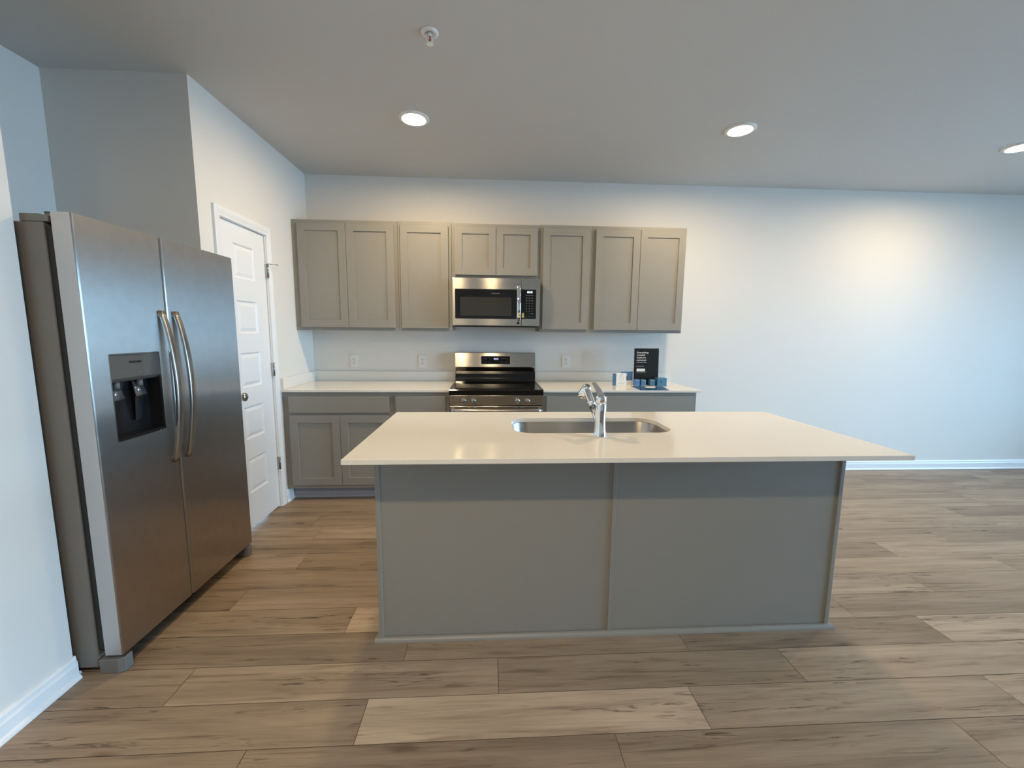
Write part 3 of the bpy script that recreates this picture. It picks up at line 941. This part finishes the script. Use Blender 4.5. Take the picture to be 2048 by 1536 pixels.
c.build('dispenser_recess', DARKP, dl)
c = MB().poly_prism([(0.112, 1.155), (FXF - 0.012, 1.165), (FXF - 0.002, 1.178), (FXF - 0.0035, 1.2730), (0.112, 1.2730)], 'y', DY0 + e, DY1 - e, 0.001)
c.build('dispenser_panel', PANELG, dl)
text('brand_name', 'FRIGIDAIRE', 0.012, (FXF - 0.0022, -2.131, 1.236), GASKET, dl, (math.pi / 2, 0, math.pi / 2), 'CENTER', width=0.060, bold=0.0003)
for q in range(4):
    MB().box(FXF - 0.0035, FXF - 0.0019, -2.19 + q * 0.034, -2.172 + q * 0.034, 1.196, 1.199).build('key_legend', KEYS, dl)
for yc, zt, ln in ((-2.195, 1.15, 0.12), (-2.085, 1.155, 0.17)):
    c = MB()
    secs = [[(-0.020, -0.003), (0.020, -0.003), (0.024, 0.003), (-0.024, 0.003)], [(-0.024, -0.003), (0.024, -0.003), (0.028, 0.003), (-0.028, 0.003)], [(-0.020, -0.002), (0.020, -0.002), (0.022, 0.002), (-0.022, 0.002)], [(-0.014, -0.002), (0.014, -0.002), (0.016, 0.002), (-0.016, 0.002)]]
    c.sweep([(0.125, yc, zt), (0.142, yc, zt - 0.06), (0.134, yc, zt - 0.065), (0.120, yc, zt - ln)], secs, [(1, 0, 0)] * 4)
    c.build('dispenser_paddle', CLEARP, dl)
for yc in (-2.195, -2.085):
    MB().tube([(0.140, yc, 1.162), (0.140, yc, 1.135)], 0.011, 16).build('spigot', GREYP, dl)
MB().box(0.114, FXF + 0.0005, DY0 + 0.008, DY1 - 0.008, DZ0 + 0.006, DZ0 + 0.013, 0.002).build('drip_tray', DARKP, dl)


def fridge_handle(yc, parent):
    c = MB()
    n = 24
    pth, secs = [], []
    for k in range(n + 1):
        q = k / n
        z = 0.768 + (1.453 - 0.768) * q
        x = FXF + 0.008 + 0.047 * math.sin(math.pi * q) ** 0.75
        pth.append((x, yc, z))
        secs.append(flat(0.0135 + 0.004 * math.sin(math.pi * q), 0.0085, 20))
    c.sweep(pth, secs, [(1, 0, 0)] * (n + 1))
    for z in (0.778, 1.443):
        c.box(FXF - 0.002, FXF + 0.012, yc - 0.010, yc + 0.010, z - 0.014, z + 0.014, 0.003)
    c.build('handle', HANDLE, parent)


fridge_handle(-1.987, dl)
fridge_handle(-1.904, dR)
for y0, y1, s in ((F0 + 0.004, F0 + 0.080, 1), (F1 - 0.080, F1 - 0.004, -1)):
    c = MB().poly_prism([(-0.003, 1.7455), (-0.003, 1.772), (0.060, 1.772), (0.072, 1.766), (0.160, 1.766), (0.160, 1.7785), (0.105, 1.7785), (0.085, 1.770)][0:4] + [(0.092, 1.766), (0.092, 1.7455)], 'y', y0, y1, 0.002)
    c.box(0.070, 0.150, y0 + 0.012, y1 - 0.016, ZT + 0.0004, ZT + 0.004)
    c.box(0.070, 0.100, y0 + 0.012, y1 - 0.016, 1.764, ZT + 0.004)
    c.build('hinge_cover', GREYP, fr)
MB().box(0.06, 0.1, F0 + 0.05, F1 - 0.05, 0.022, 0.068, 0.003).build('grille', DARKP, fr)
for y0, y1, s in ((F0 - 0.004, F0 + 0.05, 1), (F1 - 0.05, F1 + 0.002, -1)):
    ye, yi = (y0, y1) if s == 1 else (y1, y0)
    c = MB().poly_prism([(0.080, ye), (0.150, ye), (0.172, ye + s * 0.012), (0.172, yi - s * 0.008), (0.150, yi), (0.080, yi)], 'z', 0.0005, 0.062, 0.003)
    c.build('foot', GREYP, fr)
for y in (F0 + 0.06, F1 - 0.06):
    MB().tube([(-0.55, y - 0.02, 0.0228), (-0.55, y + 0.02, 0.0228)], 0.0222, 16).build('roller', DARKP, fr)

# ------------------------------------------------------------------ outlets
def outlet(xc, zc, label):
    t = thing('wall_outlet', label, 'outlet', (xc, 0, zc), 'white outlets on the back wall')
    MB().box(xc - 0.0375, xc + 0.0375, -0.006, -0.0004, zc - 0.060, zc + 0.060, 0.0025).build('cover_plate', WHITEP, t)
    for dz in (-0.0195, 0.0195):
        r = MB().poly_prism(rrect(xc - 0.0165, xc + 0.0165, zc + dz - 0.0145, zc + dz + 0.0145, 0.010, 5), 'y', -0.0085, -0.005)
        ro = r.build('receptacle', WHITEP, t)
        s = MB()
        s.box(xc - 0.0085, xc - 0.0055, -0.0088, -0.0080, zc + dz - 0.004, zc + dz + 0.006)
        s.box(xc + 0.0055, xc + 0.0085, -0.0088, -0.0080, zc + dz - 0.003, zc + dz + 0.006)
        s.lathe([(0, 0), (0.0028, 0), (0.0028, 0.0008), (0, 0.0008)], (xc, -0.0080, zc + dz - 0.009), (0, -1, 0), 10)
        s.build('slot', SLOT, ro)
    MB().lathe([(0, 0), (0.003, 0), (0.0025, 0.001), (0, 0.0012)], (xc, -0.006, zc), (0, -1, 0), 10).build('screw', NICKEL, t)


outlet(0.369, 1.096, 'white duplex outlet nearest the pantry door')
outlet(1.002, 1.095, 'white duplex outlet just left of the range')
outlet(2.366, 1.102, 'white duplex outlet right of the range')

# ------------------------------------------------------------------ sign and welcome boxes on the right worktop
sg = thing('sign', 'black welcome sign with white lettering standing on the worktop', 'sign', (3.05, -0.285, CT))
sx0, sx1 = 2.936, 3.162
c = MB()
b = bmesh.new()
ang = math.radians(3)
MB_s = [(sx0, -0.291, CT + 0.0004), (sx1, -0.291, CT + 0.0004), (sx1 - 0.001, -0.275, 1.243), (sx0 + 0.001, -0.275, 1.243)]
va = [b.verts.new(p) for p in MB_s] ; vb = [b.verts.new((p[0], p[1] + 0.005, p[2])) for p in MB_s]
b.faces.new(va); b.faces.new(vb)
for k in range(4):
    b.faces.new((va[k], va[(k + 1) % 4], vb[(k + 1) % 4], vb[k]))
bmesh.ops.recalc_face_normals(b, faces=b.faces)
c.merge(b)
c.build('panel', SIGNB, sg)
c = MB().box(sx0 + 0.03, sx1 - 0.03, -0.286, -0.20, CT + 0.0004, CT + 0.0035)
c.poly_prism([(-0.2815, 0.99), (-0.203, CT + 0.0035), (-0.208, CT + 0.0035), (-0.2815, 0.984)], 'x', sx0 + 0.05, sx0 + 0.17)
c.build('stand', SIGNB, sg)
stilt = math.pi / 2 - math.atan2(0.016, 0.33)
def sy(z):
    return -0.2912 + (z - CT) / (1.243 - CT) * 0.016
def stext(name, body, z, x, size, w, bold=0.0003, m_=SIGNT):
    return text(name, body, size, (x, sy(z) - 0.0006, z), m_, sg, (stilt, 0, 0), 'LEFT', width=w, bold=bold)
stext('lettering', 'Everything', 1.199, 2.960, 0.020, 0.104, 0.0005)
stext('lettering', 'included', 1.177, 2.959, 0.020, 0.074, 0.0005)
stext('lettering', 'to get you', 1.1545, 2.958, 0.020, 0.084, 0.0005)
stext('lettering', 'connected.', 1.131, 2.957, 0.020, 0.092, 0.0005)
stext('lettering', 'Technology. WiFi.', 1.1135, 2.957, 0.0105, 0.090, 0.0002)
stext('lettering', 'c-Homeconn', 1.079, 2.955, 0.012, 0.070, 0.0001)
c = MB()
pts = rrect(2.9605, 3.0375, 1.036, 1.060, 0.005, 4)
b = bmesh.new()
va = [b.verts.new((p[0], sy(p[1]) - 0.0010, p[1])) for p in pts]; b.faces.new(va)
vb = [b.verts.new((p[0], sy(p[1]) + 0.0010, p[1])) for p in pts]
for k in range(len(pts)):
    b.faces.new((va[k], va[(k + 1) % len(pts)], vb[(k + 1) % len(pts)], vb[k]))
bmesh.ops.recalc_face_normals(b, faces=b.faces)
c.merge(b); c.build('button_patch', PAPERW, sg)
stext('lettering', 'Connect', 1.0440, 2.974, 0.013, 0.056, 0.0002, PRINTG).location.y -= 0.0006
stext('lettering', 'included with your new home', 1.0235, 2.957, 0.007, 0.088, 0.0, PRINTG)

bx = thing('box', 'white product box with round emblem at the front left of the sign', 'box', (2.80, -0.32, CT), 'product boxes by the sign')
c = MB().box(2.756, 2.848, -0.352, -0.300, CT + 0.0004, 1.022, 0.0015)
bo = c.build('carton', PAPERW, bx)
MB().lathe([(0.0225, 0), (0.0225, 0.0005), (0.0205, 0.0005), (0.0205, 0)], (2.802, -0.3522, 0.977), (0, -1, 0), 36).build('ring_print', PRINTG, bx)
text('emblem_print', 'v', 0.026, (2.802, -0.3526, 0.971), PRINTG, bx, (math.pi / 2, 0, 0), 'CENTER', bold=0)
c = MB().box(2.789, 2.812, -0.3526, -0.3521, 1.007, 1.012); c.box(2.770, 2.836, -0.3526, -0.3521, 0.935, 0.938); c.box(2.774, 2.826, -0.3526, -0.3521, 0.928, 0.9305)
c.build('caption_print', PRINTG, bx)
MB().box(2.7385, 2.7555, -0.350, -0.302, CT + 0.0006, 1.018, 0.001).build('side_sleeve', BLUE2, bx)
b1 = thing('leaflet_stand', 'blue leaflet in clear stand left of the black sign', 'leaflet', (2.88, -0.26, CT), 'product boxes by the sign')
MB().box(2.828, 2.934, -0.263, -0.260, 0.951, 1.033, 0.0004, 1).build('leaflet', BLUE1, b1)
c = MB().box(2.872, 2.888, -0.2645, -0.2632, 0.956, 0.998)
c.build('dark_print', SIGNB, b1)
c = MB().box(2.870, 2.890, -0.2642, -0.2631, 0.999, 1.002); c.box(2.888, 2.890, -0.2642, -0.2631, 0.955, 1.002); c.box(2.868, 2.882, -0.2642, -0.2631, 1.012, 1.017)
c.build('white_print', PAPERW, b1)
c = MB().box(2.828, 2.934, -0.2595, -0.2570, CT + 0.0004, 1.038); c.box(2.828, 2.934, -0.2665, -0.2595, CT + 0.0004, 0.950)
c.build('holder', PAPERW, b1)
for (xa, xb, zt, m_, lab) in ((2.924, 2.964, 0.971, BLUE1, 'small blue box leftmost in the row below the black sign'),
                              (2.978, 3.022, 0.969, BLUE2, 'small blue box in the middle of the row below the black sign'),
                              (3.060, 3.106, 0.970, BLUE2, 'small blue box rightmost of three below the black sign')):
    t = thing('box', lab, 'box', ((xa + xb) / 2, -0.345, CT), 'product boxes by the sign')
    MB().box(xa, xb, -0.366, -0.322, CT + 0.0004, zt, 0.002).build('carton', m_, t)
    MB().box(xa + 0.004, xb - 0.004, -0.3666, -0.3661, zt - 0.008, zt - 0.006).build('caption_print', SIGNT, t)
t = thing('box', 'wide blue box at the right end of the row by the black sign', 'box', (3.16, -0.35, CT), 'product boxes by the sign')
MB().box(3.120, 3.204, -0.380, -0.310, CT + 0.0004, 0.985, 0.002).build('carton', BLUE2, t)
c = MB().lathe([(0.011, 0), (0.011, 0.0005), (0.006, 0.0005), (0.006, 0)], (3.150, -0.3802, 0.953), (0, -1, 0), 24)
c.build('ring_print', NAVY, t)
MB().box(3.2045, 3.213, -0.375, -0.312, CT + 0.0004, 0.985, 0.001).build('side_sleeve', PAPERW, t)
bk = thing('booklet', 'dark blue booklet lying flat on the worktop before the boxes', 'booklet', (3.0, -0.54, CT))
MB().poly_prism([(2.882, -0.392), (3.147, -0.418), (3.112, -0.640), (2.870, -0.640)], 'z', CT + 0.0004, CT + 0.0034).build('cover', NAVY, bk)
MB().poly_prism([(2.978, -0.438), (3.078, -0.426), (3.052, -0.508), (2.972, -0.516)], 'z', CT + 0.0036, CT + 0.0040).build('white_label', PAPERW, bk)

# ------------------------------------------------------------------ ceiling lights and sprinkler
def downlight(x, y, label):
    t = thing('recessed_light', label, 'light', (x, y, CEIL), 'recessed ceiling lights')
    MB().lathe([(0.098, 0.0), (0.098, -0.003), (0.093, -0.0075), (0.080, -0.010), (0.0735, -0.0095), (0.0715, -0.005), (0.0715, 0.0)], (x, y, CEIL - 0.0003), (0, 0, 1), 48).build('trim_ring', TRIM, t)
    MB().lathe([(0.0, -0.0075), (0.04, -0.0070), (0.071, -0.0050)], (x, y, CEIL - 0.0003), (0, 0, 1), 48).build('lens', LENS, t)


for x, y, lab in ((1.142, -1.035, 'lit recessed ceiling light left of centre above the range'), (3.316, -1.045, 'lit recessed ceiling light right of centre above the worktop end'), (5.475, -0.95, 'lit recessed ceiling light at the right edge'),
                  (1.06, -4.30, 'lit recessed ceiling light behind the viewer on the left'), (1.66, -4.30, 'lit recessed ceiling light behind the viewer in the middle')):
    downlight(x, y, lab)
px, py = 1.356, -1.815
spk = thing('sprinkler', 'white fire sprinkler head on the ceiling', 'sprinkler', (px, py, CEIL))
MB().lathe([(0.040, 0.0), (0.040, -0.002), (0.037, -0.006), (0.030, -0.009), (0.024, -0.008), (0.022, -0.003), (0.012, -0.002), (0.012, 0.0)], (px, py, CEIL - 0.0003), (0, 0, 1), 40).build('escutcheon', TRIM, spk)
c = MB().lathe([(0, 0), (0.010, 0), (0.010, -0.014), (0.006, -0.016), (0, -0.016)], (px, py, CEIL - 0.001), (0, 0, 1), 20)
for s in (-1, 1):
    c.tube([(px + s * 0.009, py, CEIL - 0.012), (px + s * 0.014, py, CEIL - 0.026), (px + s * 0.010, py, CEIL - 0.040), (px + s * 0.002, py, CEIL - 0.047)], 0.0028, 10)
c.build('frame_arm', TRIM, spk)
MB().lathe([(0, 0), (0.0035, 0.001), (0.0035, 0.028), (0, 0.030)], (px, py, CEIL - 0.046), (0, 0, 1), 12).build('bulb', REDM, spk)
MB().lathe([(0, 0), (0.015, 0.0), (0.016, -0.001), (0.015, -0.002), (0, -0.003)], (px, py, CEIL - 0.048), (0, 0, 1), 24).build('deflector', TRIM, spk)
